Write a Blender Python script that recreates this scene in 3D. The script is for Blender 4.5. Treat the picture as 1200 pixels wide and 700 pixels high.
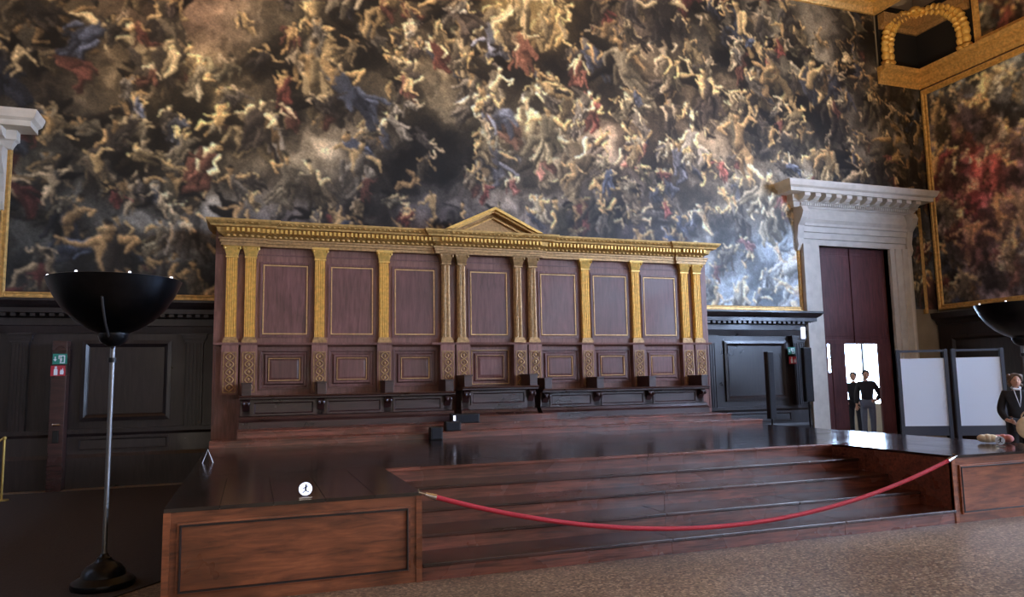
import bpy, bmesh, math, random
import numpy as np
from mathutils import Vector, Matrix

S = bpy.context.scene
for o in list(bpy.data.objects): bpy.data.objects.remove(o)
COL = S.collection
R = math.radians

# ------------------------------------------------------------------ camera
EYE = 1.65
YAW, PITCH, ROLL = R(19.4545), R(6.3936), R(-1.0551)
fw = Vector((math.sin(YAW)*math.cos(PITCH), math.cos(YAW)*math.cos(PITCH), math.sin(PITCH)))
r0 = Vector((math.cos(YAW), -math.sin(YAW), 0)); u0 = r0.cross(fw)
rt = r0*math.cos(ROLL) + u0*math.sin(ROLL); up = -r0*math.sin(ROLL) + u0*math.cos(ROLL)
cam_d = bpy.data.cameras.new('camera'); cam = bpy.data.objects.new('camera', cam_d); COL.objects.link(cam)
m = Matrix.Identity(4)
for i in range(3):
    m[i][0], m[i][1], m[i][2] = rt[i], up[i], -fw[i]
m[2][3] = EYE
cam.matrix_world = m
cam_d.sensor_fit = 'HORIZONTAL'; cam_d.sensor_width = 36; cam_d.lens = 863.9/1200*36
cam_d.clip_start = .05; cam_d.clip_end = 200
S.camera = cam

# ------------------------------------------------------------------ light
W = bpy.data.worlds.new('world'); S.world = W; W.use_nodes = True
W.node_tree.nodes['Background'].inputs[0].default_value = (.55, .7, 1, 1)
W.node_tree.nodes['Background'].inputs[1].default_value = .6
WINDOW_NORTH = 3.0      # courtyard window of the left wall
WINDOW_SOUTH = 30.0      # daylight in the windows of the right wall
WINDOW_ADDED = 62.0       # window added beside the dais to light the right side cool
WINDOW_WEST = 4.0       # daylight in the windows of the far end, behind the camera
DOOR_GLOW = 26.0         # daylit window in the room beyond the doorway
LAMP_WATT = 700.0        # uplighter bowls
S.view_settings.view_transform = 'Standard'; S.view_settings.look = 'None'
S.view_settings.exposure = 0.15; S.view_settings.gamma = 1.0
S.view_settings.use_curve_mapping = False

# ------------------------------------------------------------------ geometry helpers
class G:
    def __init__(s): s.v = []; s.f = []
    def add(s, vs, fs):
        b = len(s.v); s.v += [tuple(p) for p in vs]; s.f += [tuple(i+b for i in f) for f in fs]; return s
    def box(s, x0, x1, y0, y1, z0, z1):
        return s.add([(x0,y0,z0),(x1,y0,z0),(x1,y1,z0),(x0,y1,z0),(x0,y0,z1),(x1,y0,z1),(x1,y1,z1),(x0,y1,z1)],
                     [(3,2,1,0),(4,5,6,7),(0,1,5,4),(1,2,6,5),(2,3,7,6),(3,0,4,7)])
    def prism(s, poly, z0, z1, top=1.0):
        n = len(poly); cx = sum(p[0] for p in poly)/n; cy = sum(p[1] for p in poly)/n
        vs = [(x,y,z0) for x,y in poly] + [(cx+(x-cx)*top, cy+(y-cy)*top, z1) for x,y in poly]
        return s.add(vs, [tuple(range(n))[::-1], tuple(range(n,2*n))] + [(i,(i+1)%n,n+(i+1)%n,n+i) for i in range(n)])
    def xprism(s, poly, x0, x1):            # poly of (y,z)
        n = len(poly)
        return s.add([(x0,y,z) for y,z in poly]+[(x1,y,z) for y,z in poly],
                     [tuple(range(n)), tuple(range(n,2*n))[::-1]] + [(i,n+i,n+(i+1)%n,(i+1)%n) for i in range(n)])
    def yprism(s, poly, y0, y1):            # poly of (x,z)
        n = len(poly)
        return s.add([(x,y0,z) for x,z in poly]+[(x,y1,z) for x,z in poly],
                     [tuple(range(n)), tuple(range(n,2*n))[::-1]] + [(i,n+i,n+(i+1)%n,(i+1)%n) for i in range(n)])
    def loops(s, u0, u1, v0, v1, prof, fn, cap=True):
        vs = []; fs = []
        for a, d in prof:
            vs += [fn(u0+a,v0+a,d), fn(u1-a,v0+a,d), fn(u1-a,v1-a,d), fn(u0+a,v1-a,d)]
        for k in range(len(prof)-1):
            for i in range(4):
                j = (i+1) % 4; fs.append((4*k+i, 4*k+j, 4*k+4+j, 4*k+4+i))
        if cap: fs.append(tuple(range(4*len(prof)-4, 4*len(prof))))
        return s.add(vs, fs)
    def lathe(s, prof, n=32, c=(0,0), ax=None):
        vs = []; fs = []
        for r, z in prof:
            for i in range(n):
                a = 2*math.pi*i/n; vs.append((c[0]+r*math.cos(a), c[1]+r*math.sin(a), z))
        for k in range(len(prof)-1):
            for i in range(n):
                j = (i+1) % n; fs.append((k*n+i, k*n+j, k*n+n+j, k*n+n+i))
        return s.add(vs, fs + [tuple(range(n))[::-1], tuple(range((len(prof)-1)*n, len(prof)*n))])
    def tube(s, pts, r, n=8, closed=False):
        pts = [Vector(p) for p in pts]; N = len(pts); vs = []; fs = []
        rr = r if hasattr(r, '__len__') else [r]*N
        pn = None
        for k, p in enumerate(pts):
            if closed: t = pts[(k+1)%N]-pts[k-1]
            else: t = pts[min(k+1,N-1)]-pts[max(k-1,0)]
            t.normalize()
            if pn is None:
                a = Vector((0,0,1)) if abs(t.z) < .9 else Vector((1,0,0)); pn = t.cross(a).normalized()
            pn = (pn - t*pn.dot(t)).normalized(); b = t.cross(pn)
            for i in range(n):
                a = 2*math.pi*i/n; vs.append(p + (pn*math.cos(a)+b*math.sin(a))*rr[k])
        for k in range(N if closed else N-1):
            q = (k+1) % N
            for i in range(n):
                j = (i+1) % n; fs.append((k*n+i, k*n+j, q*n+j, q*n+i))
        if not closed: fs += [tuple(range(n))[::-1], tuple(range((N-1)*n, N*n))]
        return s.add(vs, fs)
    def sweep(s, path, prof):               # path of (x,y); prof of (out,z), out to the right of travel
        N = len(path); n = len(prof); vs = []
        P = [Vector(p) for p in path]
        def rgt(d): return Vector((d.y, -d.x))
        for k in range(N):
            d1 = (P[k]-P[k-1]).normalized() if k > 0 else None
            d2 = (P[k+1]-P[k]).normalized() if k < N-1 else None
            if d1 is None: mt = rgt(d2)
            elif d2 is None: mt = rgt(d1)
            else:
                a, b = rgt(d1), rgt(d2); mt = (a+b); mt = mt/max(mt.dot(a), 1e-6)
            for o, z in prof: vs.append((P[k].x+mt.x*o, P[k].y+mt.y*o, z))
        fs = [(k*n+i, (k+1)*n+i, (k+1)*n+(i+1)%n, k*n+(i+1)%n) for k in range(N-1) for i in range(n)]
        return s.add(vs, fs + [tuple(range(n)), tuple(range((N-1)*n, N*n))[::-1]])
    def ball(s, c, rx, ry, rz, n=12, k=8):
        vs = []; fs = []
        for a in range(1, k):
            t = math.pi*a/k
            for i in range(n):
                q = 2*math.pi*i/n
                vs.append((c[0]+rx*math.sin(t)*math.cos(q), c[1]+ry*math.sin(t)*math.sin(q), c[2]+rz*math.cos(t)))
        vs += [(c[0],c[1],c[2]+rz),(c[0],c[1],c[2]-rz)]; T = len(vs)-2
        for a in range(k-2):
            for i in range(n):
                j = (i+1) % n; fs.append((a*n+i, (a+1)*n+i, (a+1)*n+j, a*n+j))
        for i in range(n):
            j = (i+1) % n; fs.append((T, i, j)); fs.append((T+1, (k-2)*n+j, (k-2)*n+i))
        return s.add(vs, fs)
    def mesh(s, name, smooth=False, bevel=0, seg=2):
        me = bpy.data.meshes.new(name)
        bm = bmesh.new(); bv = [bm.verts.new(p) for p in s.v]
        for f in s.f:
            try: bm.faces.new([bv[i] for i in f])
            except ValueError: pass
        bmesh.ops.recalc_face_normals(bm, faces=bm.faces)
        if bevel:
            bmesh.ops.bevel(bm, geom=list(bm.edges), offset=bevel, segments=seg, affect='EDGES', profile=.6, clamp_overlap=True)
        if smooth:
            for f in bm.faces: f.smooth = True
            for e in bm.edges:
                if len(e.link_faces) == 2 and e.calc_face_angle(0) > R(38): e.smooth = False
        bm.to_mesh(me); bm.free(); return me

def obj(name, geo, mat, parent=None, loc=(0,0,0), rz=0, smooth=False, bevel=0):
    me = geo if isinstance(geo, bpy.types.Mesh) else geo.mesh(name, smooth, bevel)
    if mat is not None and not me.materials: me.materials.append(M[mat] if isinstance(mat, str) else mat)
    o = bpy.data.objects.new(name, me); COL.objects.link(o)
    o.location = loc; o.rotation_euler = (0,0,rz)
    if parent: o.parent = parent
    return o
def tag(o, label=None, cat=None, group=None, kind=None):
    if label: o['label'] = label
    if cat: o['category'] = cat
    if group: o['group'] = group
    if kind: o['kind'] = kind
    return o
def empty(name, loc=(0,0,0), rz=0, label=None, cat=None, group=None, kind=None):
    o = bpy.data.objects.new(name, None); COL.objects.link(o); o.location = loc; o.rotation_euler = (0,0,rz)
    o.empty_display_size = .1
    return tag(o, label, cat, group, kind)
def copy_tree(o, parent=None):
    c = o.copy(); COL.objects.link(c)
    if parent: c.parent = parent
    for ch in list(o.children): copy_tree(ch, c)
    return c
FY = lambda y: (lambda u, v, d: (u, y-d, v))           # faces -Y, proud towards the room
FX = lambda x: (lambda u, v, d: (x-d, u, v))           # faces -X

# ------------------------------------------------------------------ materials
M = {}
def lin(c):
    c = [x/255 for x in c]
    return tuple(x/12.92 if x <= .04045 else ((x+.055)/1.055)**2.4 for x in c)
def nodes(name):
    m = bpy.data.materials.new(name); m.use_nodes = True
    nt = m.node_tree; b = nt.nodes['Principled BSDF']; M[name] = m
    return m, nt, b, nt.nodes.new, nt.links.new
def plain(name, c, rough=.5, metal=0, var=.0, scale=8, emit=None, bump=0, coat=0):
    m, nt, b, N, L = nodes(name); c = lin(c)
    b.inputs['Base Color'].default_value = (*c, 1); b.inputs['Roughness'].default_value = rough; b.inputs['Metallic'].default_value = metal
    b.inputs['Coat Weight'].default_value = coat
    if emit:
        b.inputs['Emission Color'].default_value = (*lin(emit[0]), 1); b.inputs['Emission Strength'].default_value = emit[1]
    if var or bump:
        g = N('ShaderNodeNewGeometry'); t = N('ShaderNodeTexNoise'); t.inputs['Scale'].default_value = scale; t.inputs['Detail'].default_value = 6
        L(g.outputs['Position'], t.inputs['Vector'])
        if var:
            r = N('ShaderNodeValToRGB'); r.color_ramp.elements[0].position = .3; r.color_ramp.elements[1].position = .7
            r.color_ramp.elements[0].color = (*[x*(1-var) for x in c], 1); r.color_ramp.elements[1].color = (*[min(1,x*(1+var)) for x in c], 1)
            L(t.outputs[0], r.inputs[0]); L(r.outputs[0], b.inputs['Base Color'])
        if bump:
            u = N('ShaderNodeBump'); u.inputs['Strength'].default_value = bump; u.inputs['Distance'].default_value = .01
            L(t.outputs[0], u.inputs['Height']); L(u.outputs[0], b.inputs['Normal'])
    return m
def wood(name, c1, c2, rough=.35, stretch=(1,14,14), spec=.5, wear=.3, bump=.15, coat=0):
    m, nt, b, N, L = nodes(name)
    g = N('ShaderNodeNewGeometry'); oi = N('ShaderNodeObjectInfo')
    mp = N('ShaderNodeMapping'); mp.inputs['Scale'].default_value = stretch
    L(g.outputs['Position'], mp.inputs['Vector'])
    of = N('ShaderNodeVectorMath'); of.operation = 'SCALE'; of.inputs[0].default_value = (7,5,3); L(oi.outputs['Random'], of.inputs['Scale']); L(of.outputs[0], mp.inputs['Location'])
    t = N('ShaderNodeTexNoise'); t.inputs['Scale'].default_value = 2.2; t.inputs['Detail'].default_value = 8; t.inputs['Roughness'].default_value = .62; t.inputs['Distortion'].default_value = .6
    L(mp.outputs[0], t.inputs['Vector'])
    r = N('ShaderNodeValToRGB'); r.color_ramp.elements[0].position = .32; r.color_ramp.elements[1].position = .68
    r.color_ramp.elements[0].color = (*lin(c1), 1); r.color_ramp.elements[1].color = (*lin(c2), 1)
    L(t.outputs[0], r.inputs[0])
    w = N('ShaderNodeTexNoise'); w.inputs['Scale'].default_value = 1.3; w.inputs['Detail'].default_value = 4
    L(g.outputs['Position'], w.inputs['Vector'])
    mr = N('ShaderNodeMapRange'); mr.inputs[1].default_value = .3; mr.inputs[2].default_value = .7; mr.inputs[3].default_value = 1-wear; mr.inputs[4].default_value = 1+wear
    L(w.outputs[0], mr.inputs[0])
    rv = N('ShaderNodeMapRange'); rv.inputs[3].default_value = .85; rv.inputs[4].default_value = 1.15; L(oi.outputs['Random'], rv.inputs[0])
    mm = N('ShaderNodeMath'); mm.operation = 'MULTIPLY'; L(mr.outputs[0], mm.inputs[0]); L(rv.outputs[0], mm.inputs[1])
    vm = N('ShaderNodeVectorMath'); vm.operation = 'SCALE'; L(r.outputs[0], vm.inputs[0]); L(mm.outputs[0], vm.inputs['Scale'])
    L(vm.outputs[0], b.inputs['Base Color'])
    rr = N('ShaderNodeMapRange'); rr.inputs[1].default_value = .3; rr.inputs[2].default_value = .7; rr.inputs[3].default_value = rough*.75; rr.inputs[4].default_value = rough*1.35
    L(w.outputs[0], rr.inputs[0]); L(rr.outputs[0], b.inputs['Roughness'])
    b.inputs['Specular IOR Level'].default_value = spec; b.inputs['Coat Weight'].default_value = coat; b.inputs['Coat Roughness'].default_value = .12
    u = N('ShaderNodeBump'); u.inputs['Strength'].default_value = bump; u.inputs['Distance'].default_value = .004
    L(t.outputs[0], u.inputs['Height']); L(u.outputs[0], b.inputs['Normal'])
    return m
wood('tribune_wood', (110,75,65), (146,102,90), .42, (10,10,1.2), .4, .2)
wood('panel_wood', (88,56,52), (120,80,74), .38, (9,9,1), .45, .22)
wood('bench_wood', (36,20,20), (66,38,36), .3, (1,12,12), .6, .3)
wood('step_wood', (64,32,24), (132,72,54), .26, (1,12,14), .6, .4)
wood('tread_wood_shaded', (38,19,16), (78,42,33), .22, (1,12,14), .6, .4)  # step wood darkened, since treads catch less light than the risers
wood('deck_wood', (20,11,10), (42,24,20), .15, (1,9,9), .6, .35, bump=.06)
wood('wing_wood', (92,48,28), (160,92,56), .34, (1.2,8,9), .5, .4)
wood('wainscot_wood', (24,18,19), (44,35,35), .36, (9,9,1), .5, .25)
wood('door_wood', (70,36,38), (98,54,54), .45, (9,9,1), .4, .25)
plain('gold', (206,164,96), .42, .35, .3, 14, bump=.2)
plain('gold_bright', (230,186,98), .42, .3, .2, 18, bump=.15)
plain('gold_dim', (168,132,86), .45, .35, .35, 20, bump=.25)
plain('gold_line', (205,165,112), .45, .4, .2, 20)
plain('stone', (196,190,180), .6, 0, .1, 5, bump=.1)
plain('plaster', (150,138,122), .8, 0, .12, 2)
plain('ceiling', (150,112,62), .55, .2, .35, 1.2)
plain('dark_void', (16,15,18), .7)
plain('iron', (30,30,32), .3, .7, .2, 30)
plain('bowl_metal', (48,50,54), .33, 1, .2, 6)
plain('steel', (120,120,122), .35, .9)
plain('chrome', (220,220,225), .15, 1)
plain('rope_red', (178,30,44), .7, 0, .15, 60, bump=.3)
plain('black_plastic', (8,8,9), .5)
plain('white_paper', (225,232,240), .6)
plain('board_white', (214,226,244), .45)
plain('board_frame', (60,66,80), .4, .5)
plain('sign_green', (30,128,112), .5)
plain('sign_red', (176,44,58), .5)
plain('lit_white', (240,240,250), .4, emit=((225,230,255), 1.1))
plain('sign_lit', (240,240,250), .4, emit=((215,225,255), 1.4))
plain('pictogram', (40,44,60), .6)
plain('hair', (96,76,60), .7, 0, .3, 60, bump=.5)
plain('hair_dark', (24,20,20), .7, 0, .3, 60)
plain('skin', (205,160,138), .55)
plain('cloth_black', (26,26,32), .85, 0, .2, 20)
plain('cloth_cream', (215,196,165), .85, 0, .1, 20)
plain('cloth_pink', (190,120,110), .85, 0, .1, 20)
plain('cloth_grey', (92,100,120), .85, 0, .1, 20)
plain('cloth_tan', (170,150,125), .85, 0, .1, 20)
plain('brass', (190,160,90), .35, .8)
plain('window_glow', (240,245,255), .5, emit=((205,224,255), WINDOW_SOUTH))
plain('window_glow_added', (240,245,255), .5, emit=((186,212,255), WINDOW_ADDED))
plain('window_glow_west', (250,244,235), .5, emit=((255,236,214), WINDOW_WEST))
plain('window_glow_north', (240,245,255), .5, emit=((190,212,255), WINDOW_NORTH))
plain('door_glow', (240,245,255), .5, emit=((190,218,255), DOOR_GLOW))

def terrazzo():
    m, nt, b, N, L = nodes('terrazzo')
    g = N('ShaderNodeNewGeometry')
    v = N('ShaderNodeTexVoronoi'); v.inputs['Scale'].default_value = 55; L(g.outputs['Position'], v.inputs['Vector'])
    sp = N('ShaderNodeSeparateColor'); L(v.outputs['Color'], sp.inputs[0])
    r = N('ShaderNodeValToRGB'); e = r.color_ramp.elements
    e[0].position = 0; e[0].color = (*lin((70,55,43)), 1); e[1].position = 1; e[1].color = (*lin((190,164,132)), 1)
    for p, c in ((.3,(106,86,67)),(.6,(130,107,84)),(.82,(150,124,98))):
        q = e.new(p); q.color = (*lin(c), 1)
    L(sp.outputs[0], r.inputs[0])
    t = N('ShaderNodeTexNoise'); t.inputs['Scale'].default_value = .9; t.inputs['Detail'].default_value = 5; L(g.outputs['Position'], t.inputs['Vector'])
    mr = N('ShaderNodeMapRange'); mr.inputs[1].default_value = .3; mr.inputs[2].default_value = .7; mr.inputs[3].default_value = .75; mr.inputs[4].default_value = 1.15; L(t.outputs[0], mr.inputs[0])
    vm = N('ShaderNodeVectorMath'); vm.operation = 'SCALE'; L(r.outputs[0], vm.inputs[0]); L(mr.outputs[0], vm.inputs['Scale'])
    L(vm.outputs[0], b.inputs['Base Color']); b.inputs['Roughness'].default_value = .32
terrazzo()
def canvas_mat():
    m, nt, b, N, L = nodes('canvas')
    a = N('ShaderNodeVertexColor'); a.layer_name = 'paint'
    g = N('ShaderNodeNewGeometry'); t = N('ShaderNodeTexNoise'); t.inputs['Scale'].default_value = 30; t.inputs['Detail'].default_value = 5; L(g.outputs['Position'], t.inputs['Vector'])
    mr = N('ShaderNodeMapRange'); mr.inputs[1].default_value = .3; mr.inputs[2].default_value = .7; mr.inputs[3].default_value = .8; mr.inputs[4].default_value = 1.2; L(t.outputs[0], mr.inputs[0])
    vm = N('ShaderNodeVectorMath'); vm.operation = 'SCALE'; L(a.outputs[0], vm.inputs[0]); L(mr.outputs[0], vm.inputs['Scale'])
    L(vm.outputs[0], b.inputs['Base Color']); b.inputs['Roughness'].default_value = .5; b.inputs['Specular IOR Level'].default_value = .35
    u = N('ShaderNodeBump'); u.inputs['Strength'].default_value = .12; u.inputs['Distance'].default_value = .01; L(t.outputs[0], u.inputs['Height']); L(u.outputs[0], b.inputs['Normal'])
canvas_mat()

# ------------------------------------------------------------------ room shell
XL, XR, YB, YN, ZC = -8.3, 17.0, 14.5, -24.0, 12.2     # left wall, right wall, back wall, far end, ceiling
XC = 4.37                                              # axis of the tribune
D1, D2 = 14.3, -5.85                                   # doorway axes
DH, DW = 4.85, 1.135                                   # doorway height, half width

tag(obj('floor', G().box(XL-.4, XR+.4, YN-.4, YB+6, -.2, 0), 'terrazzo'), kind='structure')
tag(obj('ceiling', G().box(XL-.4, XR+.4, YN-.4, YB+.4, ZC, ZC+.2), 'ceiling'), kind='structure')
g = G()
for a, b in ((XL-.4, D2-DW), (D2+DW, D1-DW), (D1+DW, XR+.4)): g.box(a, b, YB, YB+.4, 0, DH)
g.box(XL-.4, XR+.4, YB, YB+.4, DH, ZC)
tag(obj('wall_back', g, 'plaster'), kind='structure')
def wall_with_windows(name, fn, u0, u1, wins, z0, z1):
    g = G(); u = u0
    def bx(a, b, c, d):
        p = fn(a, b); g.box(*p, c, d)
    for a, b in wins:
        bx(u, a, 0, ZC); bx(a, b, 0, z0); bx(a, b, z1, ZC); u = b
    bx(u, u1, 0, ZC)
    return tag(obj(name, g, 'plaster'), kind='structure')
south = [(-20,-17), (-14,-11), (-8,-5), (-2,1), (5,8)]  # last opening added to brighten the right end of the hall
north = [(6.6,8.8)]
west = [(-5,-2.2), (0,2.8), (6,8.8), (11,13.8)]
wall_with_windows('wall_right', lambda a, b: (XR, XR+.4, a, b), YN, YB, south, 2.6, 8.2)
wall_with_windows('wall_front', lambda a, b: (a, b, YN-.4, YN), XL-.4, XR+.4, west, 2.6, 8.2)
wall_with_windows('wall_left', lambda a, b: (XL-.4, XL, a, b), YN, YB, north, 2.6, 8.2)
wn = 0
for k, (a, b, side) in enumerate([(a, b, 0) for a, b in south]+[(a, b, 1) for a, b in west]+[(a, b, 2) for a, b in north]):
    wn += 1
    w = empty('window_%d' % wn, [(XR+.1, (a+b)/2, 2.6), ((a+b)/2, YN-.1, 2.6), (XL-.1, (a+b)/2, 2.6)][side], [0, -math.pi/2, math.pi][side], kind='structure')
    hw = (b-a)/2
    obj('pane', G().box(.12, .14, -hw, hw, 0, 5.6), ['window_glow', 'window_glow_west', 'window_glow_north'][side] if a != 5 else 'window_glow_added', w)
    f = G()
    for u in np.linspace(-hw, hw, 5): f.box(.0, .1, u-.04, u+.04, 0, 5.6)
    for z in np.linspace(0, 5.6, 8): f.box(.02, .08, -hw, hw, z-.03, z+.03)
    obj('window_frame', f, 'wainscot_wood', w)

# gilded cornice between painting and ceiling, entablature band round the corner
tr = empty('trim_1', (XC, YB, 11.1), kind='structure')
c = G().sweep([(XL-XC, 0), (15.55-XC, 0), (15.55-XC, -.9)], [(0,.1),(.12,.1),(.18,.22),(.3,.28),(.34,.42),(.55,.5),(.6,.66),(.75,.74),(.78,1.08),(0,1.08)])
obj('gilded_cornice', c, 'gold', tr)
d = G()
for i in range(150): d.box(-5+i*.11, -5+i*.11+.06, -.42, -.3, .3, .41)
tag(obj('dentils', d, 'gold_bright', tr), kind='stuff')
tr = empty('trim_2', (XR, YB, 9.3), kind='structure')
c = G().sweep([(-1.5, 0), (0, 0), (0, -9)], [(0,0),(.06,0),(.08,.1),(.14,.14),(.16,.28),(.3,.34),(.32,.45),(0,.45)])
obj('gilded_entablature', c, 'gold', tr)

# ------------------------------------------------------------------ painting generator (abstract crowd of dabs on clouds)
def up2(a, H, Wd):
    h, w = a.shape[:2]
    y = np.linspace(0, h-1, H); x = np.linspace(0, w-1, Wd)
    y0 = np.minimum(y.astype(int), h-2); x0 = np.minimum(x.astype(int), w-2)
    fy = y-y0; fx = x-x0; fy = fy*fy*(3-2*fy); fx = fx*fx*(3-2*fx)
    if a.ndim == 3: fy = fy[:,None,None]; fx = fx[None,:,None]
    else: fy = fy[:,None]; fx = fx[None,:]
    A = a[y0][:,x0]; B = a[y0][:,x0+1]; Cc = a[y0+1][:,x0]; D = a[y0+1][:,x0+1]
    return (A*(1-fx)+B*fx)*(1-fy)+(Cc*(1-fx)+D*fx)*fy
def fbm(rs, H, Wd, base, octs=5):
    out = np.zeros((H, Wd)); amp = 1; tot = 0
    for k in range(octs):
        n = base*2**k; out += amp*up2(rs.rand(max(3,int(n*H/Wd)+2), n+2), H, Wd); tot += amp; amp *= .55
    return out/tot
def srgb2lin(a): return np.where(a <= .04045, a/12.92, ((a+.055)/1.055)**2.4)
def paint(H, Wd, grid, seed, cell, counts, robes, flesh, gain=1.0):
    rs = np.random.RandomState(seed)
    base = np.clip(up2(np.array(grid, float)/255*gain, H, Wd), 0, 1)
    n = fbm(rs, H, Wd, 14, 5); n = (n-n.mean())/n.std(); q = fbm(rs, H, Wd, 60, 4); q = (q-q.mean())/q.std()
    cloud = np.clip(.55+.42*n, .06, 1.15)
    pale = np.clip((base.mean(2)-.42)*3.2, 0, 1)  # pale cells, painted glare included, get flatter contrast
    img = base*(.2+.5*pale+(1.05-.6*pale)*cloud)[...,None]*(1+.14*q[...,None])
    ph = (n*1.1+.25*q) % 1                                       # bright lips along the cloud edges, soft behind
    rim = (np.clip((ph-.55)/.4, 0, 1)*np.clip((1-ph)/.05, 0, 1)*np.clip(cloud, 0, 1))[...,None]
    img = img*(1-.5*rim)+np.minimum(1, base*1.5+.04)*.5*rim
    def blob(x0, x1, y0, y1):
        x0, x1 = max(0, int(x0)), min(Wd, int(x1)+1); y0, y1 = max(0, int(y0)), min(H, int(y1)+1)
        if x0 >= x1 or y0 >= y1: return None
        Y, X = np.mgrid[y0:y1, x0:x1]; return (slice(y0,y1), slice(x0,x1)), X, Y
    def put(sl, mk, col): img[sl] = img[sl]*(1-mk[...,None])+np.clip(col, 0, 1)*mk[...,None]
    def dab(cx, cy, rx, ry, ang, col, soft=.4, al=.94, shade=.5):
        rm = max(rx, ry)+1; w = blob(cx-rm, cx+rm, cy-rm, cy+rm)
        if w is None: return
        sl, X, Y = w; dx = X-cx; dy = Y-cy; c, s_ = math.cos(ang), math.sin(ang)
        d = np.sqrt(((dx*c+dy*s_)/rx)**2+((-dx*s_+dy*c)/ry)**2)
        sh = 1+shade*((-dx*.5-dy*.8)/rm)[...,None]*1.3
        put(sl, np.clip((1-d)/soft, 0, 1)*al, np.array(col)*sh)
    def seg(ax, ay, bx, by, ra, rb, col, shade=.55, al=.95):
        rm = max(ra, rb)+1; w = blob(min(ax,bx)-rm, max(ax,bx)+rm, min(ay,by)-rm, max(ay,by)+rm)
        if w is None: return
        sl, X, Y = w; ux, uy = bx-ax, by-ay; L2_ = ux*ux+uy*uy+1e-6
        t = np.clip(((X-ax)*ux+(Y-ay)*uy)/L2_, 0, 1); r = ra+(rb-ra)*t; ox = X-ax-t*ux; oy = Y-ay-t*uy
        d = np.sqrt(ox*ox+oy*oy)/r
        sh = 1+shade*(-ox*.5-oy*.8)[...,None]/r[...,None]
        put(sl, np.clip((1.15-d)/.4, 0, 1)*al, np.array(col)*sh)
    for cnt, s0, s1 in counts:
        for _ in range(cnt):
            x = rs.rand()*Wd; y = rs.rand()*H; s = (s0+(s1-s0)*rs.rand())/cell
            bl = base[min(H-1,int(y)), min(Wd-1,int(x))]; L = bl.mean(); lit = cloud[min(H-1,int(y)), min(Wd-1,int(x))]
            k = .28+1.45*L
            rc = np.array(robes[rs.randint(len(robes))])/255*k*(.75+.5*rs.rand()); rc = rc*.7+bl*.3
            fc = np.array(flesh[rs.randint(len(flesh))])/255*k*(.9+.45*rs.rand()); fc = fc*.85+bl*.2
            pl = pale[min(H-1,int(y)), min(Wd-1,int(x))]; dk = bl*(.2+.4*pl); fc = fc*(1-.45*pl)+bl*1.1*.45*pl; rc = rc*(1-.5*pl)+bl*.95*.5*pl
            T = rs.randn()*.5; ca, sa = math.cos(T), math.sin(T); fl = rs.choice([-1,1])
            def at(u, v): u *= fl; return x+(u*ca-v*sa)*s, y+(u*sa+v*ca)*s
            def limb(p, a1, l1, a2, l2, r, col):
                e = (p[0]+l1*math.sin(a1), p[1]+l1*math.cos(a1)); h = (e[0]+l2*math.sin(a2), e[1]+l2*math.cos(a2))
                seg(*at(*p), *at(*e), r*s, r*.8*s, col); seg(*at(*e), *at(*h), r*.8*s, r*.5*s, col); return e, h
            dab(*at(.05,.2), s*.5, s*.42, T, dk*1.6, .85, .35+.4*rs.rand(), .1)
            if rs.rand() < .16:                                    # dark wing or mantle
                seg(*at(-.1,-.1), *at(-.55,-.45+rs.rand()*.4), s*.16, s*.05, dk*1.5); seg(*at(-.1,0), *at(-.6,-.1+rs.rand()*.4), s*.14, s*.04, dk*1.3)
            a1 = rs.uniform(.1,1.3); a2 = a1-rs.uniform(.3,1.6); nude = rs.rand() < .22
            lc = fc if nude else rc
            limb((-.03,.16), a1*.6, .24, a2*.6, .24, .06 if nude else .085, lc*.75); limb((.04,.16), a1, .25, a2, .26, .062 if nude else .09, lc)
            if not nude or rs.rand() < .6:                          # drapery in a few folds
                for j in range(rs.randint(4,10)):
                    u = rs.randn()*.1; seg(*at(u,.1), *at(u+rs.randn()*.12+.1,.3+rs.rand()*.22), s*.05, s*.03, rc*(.5+.95*rs.rand()), .7)
            seg(*at(-.06,-.1), *at(0,.16), s*.1, s*.085, fc if rs.rand() < .35 else rc*1.1, .6); seg(*at(.06,-.1), *at(.02,.15), s*.085, s*.08, fc*.9 if nude else rc, .6)
            limb((-.13,-.13), rs.uniform(-2.2,.6), .17, rs.uniform(-2.5,1.5), .16, .042, fc*1.02 if rs.rand() < .7 else rc)
            limb((.13,-.13), rs.uniform(-.4,2.4), .17, rs.uniform(-1,2.5), .16, .042, fc*1.05)
            hx, hy = at(rs.randn()*.03,-.29); seg(*at(0,-.16), hx, hy, s*.035, s*.035, fc*.8)
            if rs.rand() < .16: dab(hx, hy, s*.13, s*.13, 0, np.minimum(1, bl*1.7+.08), .35, .6, .2)
            dab(hx, hy, s*.068, s*.085, T, fc*1.1, .4, .96, .6); dab(hx+s*.015*fl, hy-s*.05, s*.07, s*.05, T, dk*1.6, .6, .85, .2)
    # brush-like wander of the edges, then a light blend
    amp = .05/cell
    w1 = fbm(rs, H, Wd, 150, 2)-.5; w2 = fbm(rs, H, Wd, 150, 2)-.5; w3 = fbm(rs, H, Wd, 45, 2)-.5; w4 = fbm(rs, H, Wd, 45, 2)-.5
    YY, XX = np.mgrid[0:H, 0:Wd]
    img = img[np.clip(YY+w1*amp*2.6+w3*amp*3.6, 0, H-1).astype(int), np.clip(XX+w2*amp*2.6+w4*amp*3.6, 0, Wd-1).astype(int)]
    b_ = (img+np.roll(img,1,0)+np.roll(img,1,1)+np.roll(img,(1,1),(0,1)))/4; img = .5*img+.5*b_
    g_ = img.mean(2, keepdims=True); img = g_+(img-g_)*.84; img = np.clip(img*(.74+.36*np.clip(g_*1.6, 0, 1)), 0, 1)
    img = img*(.88+.24*rs.rand(H, Wd, 1))
    return srgb2lin(np.clip(img, 0, 1))
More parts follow.
